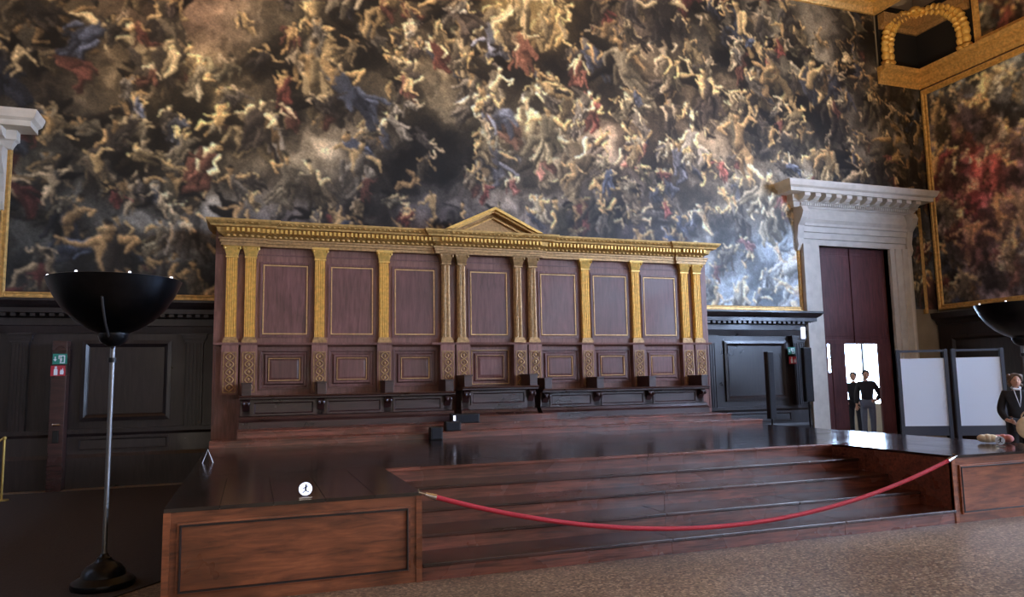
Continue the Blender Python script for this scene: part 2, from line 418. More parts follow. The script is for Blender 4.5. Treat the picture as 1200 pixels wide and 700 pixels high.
ROBES = [(150,58,50),(140,70,56),(72,86,116),(60,66,84),(120,98,64),(150,124,78),(92,84,72),(64,54,48),(56,50,46),(124,114,100),(160,142,108),(86,78,56),(172,152,112),(52,46,42),(110,92,66),(80,72,64)]
FLESH = [(226,180,108),(212,162,92),(236,198,132),(196,148,86),(222,186,134)]
def canvas(name, img, cell, fn, keep, parent):
    H, Wd = img.shape[:2]
    idx = np.arange((H+1)*(Wd+1)).reshape(H+1, Wd+1)
    quads = np.stack([idx[:-1,:-1], idx[:-1,1:], idx[1:,1:], idx[1:,:-1]], -1)
    k = keep(Wd, H); quads = quads[k]; cols = img[k]
    vs = fn(*np.meshgrid(np.arange(Wd+1)*cell, np.arange(H+1)*cell)).reshape(-1, 3)
    used = np.unique(quads); rem = np.full(len(vs), -1); rem[used] = np.arange(len(used))
    vs = vs[used]; quads = rem[quads]
    me = bpy.data.meshes.new(name)
    me.vertices.add(len(vs)); me.vertices.foreach_set('co', vs.astype(np.float32).ravel())
    nq = len(quads); me.loops.add(nq*4); me.loops.foreach_set('vertex_index', quads.astype(np.int32).ravel())
    me.polygons.add(nq); me.polygons.foreach_set('loop_start', np.arange(0, nq*4, 4, dtype=np.int32))
    me.update(calc_edges=True)
    # one colour per vertex: the mean of the cells around it
    acc = np.zeros((len(vs), 3)); ct = np.zeros(len(vs))
    for j in range(4):
        np.add.at(acc, quads[:,j], cols); np.add.at(ct, quads[:,j], 1)
    acc /= ct[:,None]
    at = me.color_attributes.new('paint', 'FLOAT_COLOR', 'POINT')
    at.data.foreach_set('color', np.concatenate([acc, np.ones((len(vs),1))], 1).astype(np.float32).ravel())
    return obj(name, me, 'canvas', parent)
# big wall painting: X -8.2..17, z 3.3..11.3 (rows run top to bottom)
CELL = .021
gx0, gx1, gz0, gz1 = -8.2, 16.95, 3.3, 11.25
BIG = [
 [(50,42,30),(50,42,30),(60,50,32),(70,52,36),(80,64,44),(84,68,46),(190,150,80),(74,62,48),(66,58,46),(70,62,48),(60,54,44),(40,38,36)],
 [(50,42,30),(50,42,30),(60,50,32),(70,52,36),(84,68,46),(88,70,48),(180,142,76),(76,62,48),(78,68,52),(86,76,56),(70,62,50),(44,42,40)],
 [(50,42,30),(54,46,32),(66,54,36),(74,56,40),(90,78,56),(112,92,62),(106,82,54),(110,90,62),(108,88,62),(96,82,60),(72,64,52),(48,46,44)],
 [(44,38,30),(48,40,30),(56,46,34),(122,100,64),(80,68,50),(114,98,70),(132,112,80),(126,102,76),(120,100,74),(102,90,70),(80,72,60),(56,52,50)],
 [(44,40,34),(54,48,40),(66,60,48),(98,82,56),(102,88,66),(66,60,54),(130,114,94),(98,84,70),(116,102,82),(120,112,98),(86,82,78),(60,58,58)],
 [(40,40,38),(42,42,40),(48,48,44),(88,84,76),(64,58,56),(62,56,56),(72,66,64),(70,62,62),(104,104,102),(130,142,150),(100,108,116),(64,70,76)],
 [(36,36,36),(38,40,40),(42,44,44),(82,88,86),(64,60,60),(60,56,58),(66,60,62),(76,70,72),(108,118,124),(126,142,152),(102,112,124),(66,76,88)]]  # lower-right cells carry window and door glare as pale blue-grey paint
Hh, Ww = int((gz1-gz0)/CELL), int((gx1-gx0)/CELL)
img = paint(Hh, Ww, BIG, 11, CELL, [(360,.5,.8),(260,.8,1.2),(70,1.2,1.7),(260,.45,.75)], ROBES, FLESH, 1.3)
def keep_big(Wd, H):
    X = gx0+(np.arange(Wd)+.5)*CELL; Z = gz1-(np.arange(H)+.5)*CELL
    X, Z = np.meshgrid(X, Z)
    bad = (X > 15.5) & (Z > 9.3)
    bad |= (np.abs(X-D1) < 1.7) & (Z < 5.9)
    bad |= (np.abs(X-D2) < 1.75) & (Z < 5.9)
    return ~bad
pt = empty('wall_painting', (XC, YB, 3.25), label='huge old oil painting of crowded figures among clouds above the wooden tribune', cat='painting')
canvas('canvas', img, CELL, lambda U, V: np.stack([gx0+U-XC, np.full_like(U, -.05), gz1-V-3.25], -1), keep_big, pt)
FR = [(0,0),(0,.05),(.02,.1),(.05,.11),(.07,.08),(.1,.09),(.11,.05)]
def frame_strip(x0, x1, z0, z1, par):          # straight gilded moulding
    g = G().loops(x0, x1, z0, z1, [(0,0),(0,.06),(.02,.1),(.035,.1),(.045,.075)], FY(0))
    return obj('gilded_frame', g, 'gold', par)
frame_strip(-3.98-XC, -.64-XC, -.06, .06, pt); frame_strip(9.38-XC, 12.56-XC, -.06, .06, pt)
frame_strip(-4.08-XC, -3.95-XC, -.06, 2.85, pt); frame_strip(12.50-XC, 12.63-XC, -.06, 2.75, pt)
frame_strip(16.5-XC, 16.58-XC, -.06, 2.75, pt)

# painting on the right wall and the frieze above it
DARK = [
 [(58,62,66),(66,70,72),(80,86,88),(84,90,94),(80,86,92),(70,78,86)],
 [(70,60,58),(96,66,60),(72,70,72),(84,88,92),(90,98,104),(80,88,96)],
 [(70,62,62),(150,60,56),(96,66,64),(72,76,82),(84,92,100),(80,88,96)],
 [(62,60,64),(130,58,58),(96,66,66),(70,74,80),(78,86,94),(74,82,90)],
 [(54,58,62),(80,66,68),(92,82,80),(84,80,80),(80,84,90),(74,80,88)],
 [(48,52,60),(66,60,66),(86,72,74),(86,78,78),(76,76,82),(70,74,82)]]
c2 = .03; h2, w2 = int(5.75/c2), int(5.2/c2)
img = paint(h2, w2, DARK, 5, c2, [(110,.6,.9),(60,.9,1.4)], ROBES+[(160,50,48),(150,48,50)], FLESH, 1.75)
p2 = empty('side_wall_painting', (XR, 11.7, 3.35), label='dark oil painting with red robed figures in gilded frame on side wall', cat='painting')
canvas('canvas', img, c2, lambda U, V: np.stack([np.full_like(U, -.06), 2.58-U, 5.76-V], -1), lambda Wd, H: np.ones((H, Wd), bool), p2)
obj('gilded_frame', G().loops(-2.7, 2.7, -.08, 5.9, [(0,0),(0,.08),(.03,.14),(.07,.14),(.09,.1),(.14,.11),(.16,.07)], FX(0), cap=False), 'gold', p2)
c3 = .04; h3, w3 = int(1.7/c3), int(5/c3)
img = paint(h3, w3, [[(70,72,64),(84,60,60),(80,82,72),(70,72,66)],[(66,66,60),(110,56,62),(76,70,66),(66,66,60)]], 8, c3, [(50,.5,.9)], ROBES, FLESH, 1.5)
p3 = empty('frieze_painting', (XR, 10.1, 9.8), label='small frieze portrait painting above the gilded entablature', cat='painting')
canvas('canvas', img, c3, lambda U, V: np.stack([np.full_like(U, -.04), 2.5-U, 1.72-V], -1), lambda Wd, H: np.ones((H, Wd), bool), p3)
obj('gilded_frame', G().loops(-2.65, 2.65, -.02, 1.85, [(0,0),(0,.08),(.04,.14),(.1,.14),(.14,.06),(.17,.06)], FX(0), cap=False), 'gold', p3)

# gilded garland arch folded round the corner
ga = empty('corner_garland', (XR-.1, YB-.1, 9.75), label='gilded garland arch folded round the corner over a dark recess', cat='ornament')
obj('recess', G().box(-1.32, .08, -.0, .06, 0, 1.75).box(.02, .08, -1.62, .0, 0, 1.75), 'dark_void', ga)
obj('lintel', G().sweep([(-1.3,0),(.02,0),(.02,-1.6)], [(0,1.05),(.06,1.05),(.1,1.15),(.2,1.18),(.22,1.45),(0,1.45)]), 'gold_dim', ga)
def garland(pts, par):
    g = G(); P = [Vector(p) for p in pts]
    fine = []
    for i in range(len(P)-1):
        for t in np.linspace(0, 1, 8, endpoint=False): fine.append(P[i].lerp(P[i+1], t))
    fine.append(P[-1])
    g.tube(fine, [.095+.02*math.sin(i*2.2) for i in range(len(fine))], 10)
    o = obj('garland', g, 'gold_bright', par, smooth=True)
    b = G()
    for e in (fine[1],):
        for k in range(5): b.ball((e.x, e.y, e.z), .13, .13, .07, 10, 6)
    obj('collar', b, 'gold_bright', o, smooth=True)
arc = [(0,0),(0,.55),(.1,.95),(.35,1.28),(.7,1.48),(1.05,1.55)]
for off in (0, .16):
    garland([(-1.25+off+u*.95, -.12, .02+v*(1-off*.3)) for u, v in arc], ga)
    garland([(-.12, -1.55+off+u*1.2, .02+v*(1-off*.3)) for u, v in arc], ga)
rs = G().ball((-.3,-.3,1.58), .16, .16, .12)
for k in range(7):
    a = k*.9; rs.ball((-.3+.17*math.cos(a), -.3+.17*math.sin(a), 1.52), .08, .08, .06, 8, 6)
obj('rosette', rs, 'gold_bright', ga, smooth=True)

# ------------------------------------------------------------------ stone doorways
def doorway(name, cx):
    d = empty(name, (cx, YB, 0), kind='structure')
    for s in (-1, 1):
        jp = [(s*DW,.38),(s*DW,-.08),(s*(DW+.14),-.08),(s*(DW+.15),-.12),(s*(DW+.33),-.12),(s*(DW+.34),-.16),(s*(DW+.5),-.16),(s*(DW+.53),-.2),(s*(DW+.58),-.2),(s*(DW+.58),0)]
        obj('jamb', G().prism(jp, 0, DH), 'stone', d)
        # scroll console at each side of the frieze
        o = DW+.6
        co = [(0,5.75),(-.34,5.75),(-.4,5.62),(-.34,5.48),(-.2,5.3),(-.14,5.0),(-.17,4.82),(-.12,4.7),(-.04,4.68),(0,4.72)]
        obj('console', G().xprism([(y, z) for y, z in co], s*o-.09, s*o+.09), 'stone', d)
    lt = [(.38,DH),(-.08,DH),(-.08,DH+.14),(-.12,DH+.15),(-.12,DH+.3),(-.16,DH+.31),(-.16,DH+.44),(-.2,DH+.46),(-.2,DH+.52),(0,DH+.52)]
    obj('lintel', G().xprism(lt, -DW-.58, DW+.58), 'stone', d)
    obj('frieze', G().xprism([(0,DH+.52),(-.14,DH+.52),(-.2,DH+.62),(-.18,DH+.78),(-.13,DH+.9),(0,DH+.9)], -DW-.5, DW+.5), 'stone', d)
    w = DW+.62
    zc = DH+.9
    co = obj('cornice', G().sweep([(-w,0),(-w,-.02),(w,-.02),(w,0)], [(0,zc),(.14,zc),(.16,zc+.05),(.2,zc+.12),(.24,zc+.14),(.24,zc+.3),(.5,zc+.31),(.5,zc+.4),(.56,zc+.44),(.6,zc+.54),(.6,zc+.58),(0,zc+.58)]), 'stone', d)
    mo = G().xprism([(-.25,zc+.3),(-.5,zc+.3),(-.5,zc+.22),(-.4,zc+.16),(-.25,zc+.14)], -.08, .08).mesh('modillion')
    n = 12
    for i in range(n): obj('modillion', mo, 'stone', co, (-w+.0+i*2*w/(n-1), 0, 0))
    de = G()
    for i in range(52): de.box(-w+.02+i*2*w/52, -w+.02+i*2*w/52+.04, -.24, -.16, zc+.05, zc+.12)
    tag(obj('dentils', de, 'stone', co), kind='stuff')
    return d
dr = doorway('door_1', D1)
# wooden screen inside the opening: tall upper panel, fixed side leaf, gap, open bay
obj('upper_panel', G().loops(-DW, DW, 2.42, DH, [(0,0),(.1,0),(.12,-.03),(.16,-.03),(.2,0)], FY(.14)).box(-DW, DW, .15, .2, 2.42, DH), 'door_wood', dr)
obj('meeting_rail', G().box(-.02, .02, .11, .15, 2.42, DH), 'door_wood', dr)
obj('fixed_leaf', G().box(-.78, -.36, .12, .18, 0, 2.42), 'door_wood', dr)
obj('side_stile', G().box(-DW, -.9, .12, .18, 0, 2.42), 'door_wood', dr)
obj('stile', G().box(.72, DW, .12, .18, 0, 2.42), 'door_wood', dr)
obj('cross_bar', G().box(-.9, -.78, .14, .17, 2.04, 2.07), 'door_wood', dr)
obj('slit_panel', G().box(-.885, -.78, .14, .17, 0, 1.72), 'door_wood', dr)
dl = doorway('door_2', D2)
obj('leaf', G().loops(-DW, DW, 0, DH, [(0,0),(.12,0),(.15,-.03),(.3,-.03),(.34,0)], FY(.14)), 'door_wood', dl)
# room beyond the doorway with its daylit window
vs = empty('wall_vestibule', (D1, YB+.4, 0), kind='structure')
obj('vestibule_wall', G().box(-2.2, -2.1, 0, 4.5, 0, 5).box(-2.2, 2.2, 4.5, 4.6, 0, 5).box(-2.2, 2.2, 0, 4.6, 5, 5.1)
    .box(2.1, 2.2, 0, .5, 0, 5).box(2.1, 2.2, 4.0, 4.5, 0, 5).box(2.1, 2.2, .5, 4.0, 0, .85).box(2.1, 2.2, .5, 4.0, 3.6, 5), 'plaster', vs)
w = empty('window_%d' % (wn+1), (D1+2.15, YB+2.65, .85), kind='structure')
obj('pane', G().box(.02, .04, -1.75, 1.75, 0, 2.75), 'door_glow', w)
fr = G()
for u in (-1.75, -.58, .58, 1.75): fr.box(-.05, .01, u-.03, u+.03, 0, 2.75)
obj('window_frame', fr, 'wainscot_wood', w)

# ------------------------------------------------------------------ wainscots of the back wall
def wainscot(name, x0, x1, panels, pil):
    t = empty(name, ((x0+x1)/2, YB, 0), kind='structure'); a, b = x0-(x0+x1)/2, x1-(x0+x1)/2; mx = (x0+x1)/2
    obj('backing', G().box(a, b, -.1, 0, 0, 2.6), 'wainscot_wood', t)
    obj('plinth', G().xprism([(0,0),(-.22,0),(-.22,.5),(-.19,.56),(-.17,.85),(-.2,.9),(-.2,.97),(0,.97)], a, b), 'wainscot_wood', t)
    co = obj('cornice', G().sweep([(a,0),(a,-.06),(b,-.06),(b,0)], [(0,2.6),(.08,2.6),(.1,2.72),(.06,2.74),(.06,2.86),(.12,2.88),(.14,2.92),(.24,2.94),(.24,3.02),(.3,3.06),(.36,3.13),(.36,3.17),(0,3.17)]), 'wainscot_wood', t)
    d = G(); n = int((b-a)/.14)
    for i in range(n): d.box(a+.03+i*(b-a-.06)/n, a+.03+i*(b-a-.06)/n+.075, -.27, -.15, 2.88, 2.96)
    tag(obj('dentils', d, 'wainscot_wood', co), kind='stuff')
    for p0, p1 in panels:
        obj('panel', G().loops(p0-mx, p1-mx, 1.1, 2.48, [(0,0),(.0,.04),(.06,.05),(.1,.02),(.13,-.015),(.2,-.015)], FY(-.1)), 'wainscot_wood', t)
        obj('low_panel', G().loops(p0-mx, p1-mx, .6, .83, [(0,0),(.0,.02),(.03,.02),(.05,-.01)], FY(-.18)), 'wainscot_wood', t)
    for p0, p1 in pil:
        g = G(); n = 5; w = p1-p0; poly = [(p0-mx,0)]
        for k in range(n):
            u = p0-mx+w*(k+.15)/n; v = p0-mx+w*(k+.85)/n
            poly += [(u,-.2),(u+.004,-.185),(v-.004,-.185),(v,-.2)]
        poly.append((p1-mx,0)); g.prism(poly, .97, 2.42)
        p = obj('pilaster', g, 'wainscot_wood', t)
        c = G()
        for i, (o, z0, z1) in enumerate(((.0,2.42,2.45),(.02,2.45,2.5),(.04,2.5,2.56),(.06,2.56,2.6))): c.box(p0-mx-o, p1-mx+o, -.2-o, 0, z0, z1)
        obj('capital', c, 'wainscot_wood', p)
    return t
wainscot('trim_3', -3.97, -.66, [(-2.75,-1.35)], [(-3.78,-3.52),(-1.12,-.82)])
wainscot('trim_4', 9.40, 12.52, [(10.22,11.95)], [(9.62,9.92),(12.1,12.42)])
# dark door edge with lock on the left wainscot
d3 = empty('door_3', (-3.01, YB-.33, 0), kind='structure')
obj('leaf', G().box(-.11, .11, -.14, .1, 0, 2.45), 'bench_wood', d3, bevel=.01)
obj('handle', G().box(-.05,.05,-.19,-.14,1.06,1.09).tube([(-.03,-.15,1.07),(-.03,-.2,1.07),(.07,-.2,1.07)], .014), 'chrome', d3)
obj('lock', G().box(-.045,.045,-.17,-.14,.78,.98), 'black_plastic', d3, bevel=.008)
# right wall wainscot
t5 = empty('trim_5', (XR, 11, 0), kind='structure')
obj('backing', G().box(-.1, 0, -8, 3.45, 0, 2.9), 'wainscot_wood', t5)
obj('cornice', G().sweep([(0,3.45),(0,-8)], [(0,2.9),(.14,2.9),(.2,3.0),(.3,3.06),(.34,3.2),(0,3.2)]), 'wainscot_wood', t5)
for k in range(5):
    obj('panel', G().loops(-7.6+k*2.2, -5.7+k*2.2, .9, 2.6, [(0,0),(0,.04),(.06,.05),(.1,.02),(.13,-.01)], FX(-.1)), 'wainscot_wood', t5)

# ------------------------------------------------------------------ dais with wings and steps
PH = .735; X0, X1 = -.61, 9.35; S0, S1 = 1.375, 7.365; YF = 6.28; RUN = .45; YS = YF+4*RUN
da = empty('wooden_dais', (XC, YF, 0), label='broad dark polished wooden dais with panelled wings and five steps', cat='platform')
def L2(x): return x-XC
obj('carcass', G().box(L2(X0)+.03, L2(X1)-.03, YS-YF+.03, 13.1-YF, 0, PH-.03).box(L2(X0)+.03, L2(S0)-.02, .03, YS-YF+.03, 0, PH-.03).box(L2(S1)+.02, L2(X1)-.03, .03, YS-YF+.03, 0, PH-.03), 'deck_wood', da)
# deck boards
random.seed(3)
y = YS-YF
ys = list(np.linspace(YS-YF, 13.1-YF, 18))
for i in range(len(ys)-1):
    cuts = [L2(X0)] + sorted(random.uniform(L2(X0)+2, L2(X1)-2) for _ in range(2)) + [L2(X1)]
    for a, b in zip(cuts, cuts[1:]):
        if b-a > .3: obj('deck_board', G().box(a+.002, b-.002, ys[i]+.002, ys[i+1]-.002, PH-.03, PH+random.uniform(-.0012,.0)), 'deck_wood', da)
        else: obj('deck_board', G().box(a+.002, b-.002, ys[i]+.002, ys[i+1]-.002, PH-.03, PH-.001), 'deck_wood', da)
for a, b in ((X0, S0), (S1, X1)):
    e = np.linspace(L2(a), L2(b), 6)
    for i in range(5): obj('deck_board', G().box(e[i]+.002, e[i+1]-.002, -.015, YS-YF-.002, PH-.03, PH-random.uniform(0,.0012)), 'deck_wood', da)
    wf = obj('wing_front', G().box(L2(a), L2(b), 0, .03, 0, PH-.03), 'wing_wood', da)
    obj('panel', G().loops(L2(a)+.1, L2(b)-.1, .09, PH-.11, [(0,0),(0,.02),(.025,.022),(.03,.006),(.05,.006)], FY(0)), 'wing_wood', wf)
    obj('bead_molding', G().loops(L2(a)+.115, L2(b)-.115, .105, PH-.125, [(0,.02),(.004,.03),(.014,.03),(.018,.02)], FY(0), cap=False), 'wainscot_wood', wf)
    for cx_ in (L2(a), L2(b)-.05): obj('corner_post', G().box(cx_, cx_+.05, -.012, .0, 0, PH-.03), 'wing_wood', wf)
for sx, nm in ((S0, 1), (S1, -1)):
    obj('wing_cheek', G().box(L2(sx)-.02, L2(sx)+.0, .0, YS-YF, 0, PH-.03) if nm == 1 else G().box(L2(sx), L2(sx)+.02, 0, YS-YF, 0, PH-.03), 'step_wood', da)
rh = PH/5
for k in range(5):
    yk = k*RUN; cuts = [L2(S0)] + sorted(random.uniform(L2(S0)+1.4, L2(S1)-1.4) for _ in range(2)) + [L2(S1)]
    if cuts[2]-cuts[1] < .6: cuts = [cuts[0], cuts[1], cuts[3]]
    for a, b in zip(cuts, cuts[1:]):
        obj('riser', G().box(a+.0015, b-.0015, yk, yk+.03, k*rh, (k+1)*rh-.035), 'step_wood', da)
        if k < 4:
            obj('tread', G().box(a+.0015, b-.0015, yk-.025, yk+RUN+.02, (k+1)*rh-.035, (k+1)*rh), 'tread_wood_shaded', da, bevel=.008)
        else:
            obj('tread', G().box(a+.0015, b-.0015, yk-.025, yk+.06, PH-.034, PH+.001), 'step_wood', da, bevel=.008)
# low steps in front of the tribune
Z1, Z2, Z3 = .835, .94, 1.05
def lowstep(x0, x1, y0, y1, z0, z1, nb):
    e = np.linspace(L2(x0), L2(x1), nb+1)
    for i in range(nb):
        obj('tribune_riser', G().box(e[i]+.001, e[i+1]-.001, y0-YF, y0-YF+.03, z0, z1-.03), 'step_wood', da)
        obj('tribune_tread', G().box(e[i]+.001, e[i+1]-.001, y0-YF-.02, y1-YF, z1-.03, z1), 'step_wood', da, bevel=.007)
lowstep(-.58, 9.32, 12.0, 12.5, PH, Z1, 4)
lowstep(-.2, 8.94, 12.45, 13.7, Z1, Z2, 4)
lowstep(XC-.98, XC+.98, 12.75, 13.0, Z2, Z3, 1)

# ------------------------------------------------------------------ tribune
YT = 13.75; TX0, TX1 = -.64, 9.38
tb = empty('tribune', (XC, YT, PH), label='tall wooden tribune back with gilded pilasters, panels and pediment', cat='tribune')
def tz(z): return z-PH
obj('back_body', G().box(TX0-XC, TX1-XC, 0, YB-YT-.12, tz(0), tz(4.45)), 'tribune_wood', tb)
OFF = [4.735, 4.424, 3.232, 2.066, .887, .579]
px = sorted([-o for o in OFF]+OFF)
# pilasters and columns
def pil_shaft(w, n, d):
    poly = [(-w/2,0)]
    for k in range(n):
        u = -w/2+w*(k+.12)/n; v = -w/2+w*(k+.88)/n
        poly += [(u,-d),(u+.006,-d+.016),(v-.006,-d+.016),(v,-d)]
    return G().prism(poly+[(w/2,0)], 0, 1.5).mesh('pilaster')
def cap_mesh(w, d):
    g = G()
    def ring(o, z0, z1): g.box(-w/2-o, w/2+o, -d-o, 0, z0, z1)
    ring(.012, 0, .025)
    g.add([(-w/2,-d,.025),(w/2,-d,.025),(w/2,0,.025),(-w/2,0,.025),(-w/2-.045,-d-.045,.19),(w/2+.045,-d-.045,.19),(w/2+.045,0,.19),(-w/2-.045,0,.19)],
          [(3,2,1,0),(4,5,6,7),(0,1,5,4),(1,2,6,5),(2,3,7,6),(3,0,4,7)])
    ring(.06, .19, .225)
    for r, (z, q) in enumerate(((.03,.005),(.1,.02))):
        for k in range(4 - r):
            x = -w/2+w*(k+.5)/(4-r)
            g.add([(x-.025,-d-q,z),(x+.025,-d-q,z),(x+.028,-d-q-.025,z+.055),(x-.028,-d-q-.025,z+.055),(x,-d-q-.035,z+.075),(x,-d-q,z+.07)],
                  [(0,1,2,3),(3,2,4),(2,1,5,4),(0,3,4,5)])
    for s in (-1, 1): g.ball((s*(w/2+.03), -d-.03, .165), .03, .03, .03, 8, 6)
    return g.mesh('capital')
def base_mesh(w, d):
    g = G(); g.box(-w/2-.035, w/2+.035, -d-.035, 0, 0, .045); g.box(-w/2-.02, w/2+.02, -d-.02, 0, .045, .075); g.box(-w/2-.008, w/2+.008, -d-.008, 0, .075, .1)
    return g.mesh('base')
PW, PD = .185, .08
ps, pc, pb = pil_shaft(PW, 5, PD), cap_mesh(PW, PD), base_mesh(PW, PD)
n = 40; poly = [((.088-.01*(i % 2))*math.cos(2*math.pi*i/n), -.06+(.088-.01*(i % 2))*math.sin(2*math.pi*i/n)) for i in range(n)]
cs = G().prism(poly, 0, 1.5, .92).mesh('column'); cc, cb = cap_mesh(.165, .14), base_mesh(.175, .15)
pedg = G().box(-PW/2-.045, PW/2+.045, -.12, 0, 0, .86).mesh('pedestal')
pedc = G().box(-PW/2-.045, PW/2+.045, -.2, 0, 0, .86).mesh('pedestal')
def chain(d, hgt):
    g = G(); w = .065; n = 44
    for s in (-1, 1):
        g.tube([(s*w*math.sin(i/n*math.pi*5.0), -d-.008-.004*s*math.cos(i/n*math.pi*5), .06+hgt*i/n) for i in range(n+1)], .013, 5)
    for i in range(5): g.ball((0, -d-.004, .06+hgt*(i+.5)/5), .022, .012, .03, 8, 5)
    for x in (-.098, .098): g.box(x-.007, x+.007, -d-.012, -d, .04, .08+hgt)
    for z in (.04, .07+hgt): g.box(-.1, .1, -d-.012, -d, z-.005, z+.009)
    return g.mesh('gilded_ornament')
chp, chc = chain(.12, .66), chain(.2, .66)
for x in px:
    mid = abs(x) < 1
    p = obj('column' if mid else 'pilaster', cs if mid else ps, 'gold_dim' if mid else 'gold_bright', tb, (x, 0, tz(2.50)))
    p.scale = (1, 1, (3.90-2.50)/1.5)
    ca = obj('capital', cc if mid else pc, 'gold_dim' if mid else 'gold_bright', p, (0,0,1.5)); ca.scale = (1,1,1.5/1.4)
    ba = obj('base', cb if mid else pb, 'gold_dim', p, (0,0,-.1*1.5/1.4)); ba.scale = (1,1,1.5/1.4)
    q = obj('pedestal', pedc if mid else pedg, 'tribune_wood', tb, (x, 0, tz(1.50)))
    obj('gilded_ornament', chc if mid else chp, 'gold_dim', q)
# ledge under the pilasters
LP = [(0,2.33),(.03,2.33),(.05,2.35),(.13,2.36),(.14,2.40),(0,2.40)]
def ledge_path(out0, out1, out2):
    pts = [(-4.85, .5), (-4.85, -out1)]
    for a, o in ((-4.26,out0),(-1.04,out2),(1.04,out0),(4.26,out1)):
        pts += [(a, pts[-1][1]), (a, -o)]
    return pts + [(4.85, -out1), (4.85, .5)]
pth = [(-4.87,.5),(-4.87,0),(-1.06,0),(-1.06,-.05),(1.06,-.05),(1.06,0),(4.87,0),(4.87,.5)]
obj('ledge', G().sweep(pth, [(o, tz(z)) for o, z in LP]), 'tribune_wood', tb)
# entablature: gilded, breaking forward over the centre and the end pairs
ep = ledge_path(.05, .1, .13)
EN = [(0,4.10),(.07,4.10),(.07,4.15),(.09,4.155),(.09,4.20),(.11,4.205),(.11,4.235),(.075,4.24),(.075,4.30),(.1,4.305),(.13,4.325),(.15,4.40),(.24,4.41),(.25,4.44),(.28,4.46),(.31,4.495),(.32,4.53),(0,4.53)]
en = obj('entablature', G().sweep(ep, [(o, tz(z)) for o, z in [(0,4.24)]+EN[8:]]), 'gold', tb)
obj('architrave', G().sweep(ep, [(o, tz(z)) for o, z in EN[:7]+[(0,4.235)]]), 'gold_dim', tb)
de = G(); le = G()
for (x0, y0), (x1, y1) in zip(ep[1:-2], ep[2:-1]):
    if abs(x1-x0) < .3: continue
    k = int((x1-x0)/.075)
    for i in range(k):
        u = x0+(x1-x0)*(i+.25)/k; de.box(u, u+.04, y0-.215, y0-.12, tz(4.325), tz(4.395))
    k = int((x1-x0)/.09)
    for i in range(k):
        u = x0+(x1-x0)*(i+.5)/k; le.ball((u, y0-.105, tz(4.27)), .03, .012, .022, 6, 4)
        le.ball((u, y0-.285, tz(4.47)), .026, .02, .02, 6, 4)
tag(obj('dentils', de, 'gold_bright', en), kind='stuff'); tag(obj('egg_molding', le, 'gold', en), kind='stuff')
# frieze strip of plain wood between panels and entablature, thin line
obj('frieze_strip', G().box(TX0-XC+.02, TX1-XC-.02, -.012, 0, tz(3.965), tz(3.985)), 'panel_wood', tb)
# pediment
pw, ph = .98, .47; yb = -.52
pe = obj('pediment', G().yprism([(-pw+.1,tz(4.53)),(pw-.1,tz(4.53)),(0,tz(4.53)+ph-.06)], -.3, .2), 'gold_dim', tb)
def rake(t0, t1, y0, y1, mat, nm):
    g = G()
    for s in (-1, 1):
        dx, dz = pw, ph; ln = math.hypot(dx, dz); nx, nz = dz/ln, dx/ln
        a = Vector((s*pw, tz(4.53))); b = Vector((0, tz(4.53)+ph)); nn = Vector((-s*nx, -nz))
        q0, q1 = t0, t1
        poly = [(a.x+nn.x*q0-s*q0*1.2*0, a.y+nn.y*q0), (b.x, b.y-q0*ln/dx), (b.x, b.y-q1*ln/dx), (a.x+nn.x*q1, a.y+nn.y*q1)]
        poly = [(x, max(z, tz(4.53))) for x, z in poly]
        poly[0] = (s*(pw-q0*ln/dz), tz(4.53)); poly[3] = (s*(pw-q1*ln/dz), tz(4.53))
        g.yprism(poly, y0, y1)
    return obj(nm, g, mat, pe)
rake(0, .05, yb, .2, 'gold_bright', 'raking_cornice'); rake(.05, .09, yb+.06, .2, 'gold', 'raking_molding'); rake(.15, .18, yb+.16, .2, 'gold', 'raking_fillet')
dd = G()
for s in (-1, 1):
    for i in range(11):
        t = (i+.7)/13; x = s*pw*(1-t)*.88; z = tz(4.53)+ph*t*.88-.005
        dd.box(x-.018, x+.018, yb+.1, yb+.24, z, z+.055)
tag(obj('dentils', dd, 'gold_bright', pe), kind='stuff')
# panels
bays = [(-4.424,-3.232),(-3.232,-2.066),(-2.066,-.887),(-.579,.579),(.887,2.066),(2.066,3.232),(3.232,4.424)]
for a, b in bays:
    cx = (a+b)/2; mid = abs(cx) < .1
    hw = .38 if mid else .385
    up_ = obj('upper_panel', G().loops(cx-hw-.05, cx+hw+.05, tz(2.50), tz(3.85), [(0,0),(0,.02),(.035,.02),(.05,.008),(.06,.008)], FY(0)), 'panel_wood', tb)
    obj('gilded_molding', G().loops(cx-hw, cx+hw, tz(2.55), tz(3.80), [(0,.008),(.003,.024),(.02,.024),(.024,.008)], FY(0), cap=False), 'gold_line', up_)
    hw2 = .42 if not mid else .4
    lo = obj('lower_panel', G().loops(cx-hw2, cx+hw2, tz(1.58), tz(2.28), [(0,0),(0,.03),(.03,.03),(.045,.005),(.075,.005),(.1,.04),(.13,.04),(.15,.015),(.2,.03)], FY(0)), 'panel_wood', tb)
    i0 = .02 if mid else .15
    obj('gilded_molding', G().loops(cx-hw2+i0, cx+hw2-i0, tz(1.58)+i0, tz(2.28)-i0, [(0,.01),(.002,.045),(.011,.045),(.014,.01)], FY(0), cap=False), 'gold_line', lo)
    if mid: obj('gilded_molding', G().loops(cx-hw2+.12, cx+hw2-.12, tz(1.70), tz(2.16), [(0,.01),(.002,.045),(.011,.045),(.014,.01)], FY(0), cap=False), 'gold_dim', lo)
for s in (-1, 1):
    obj('end_stile', G().box(s*4.98-.012, s*4.98+.012, -.012, 0, tz(1.0), tz(2.33)), 'panel_wood', tb)

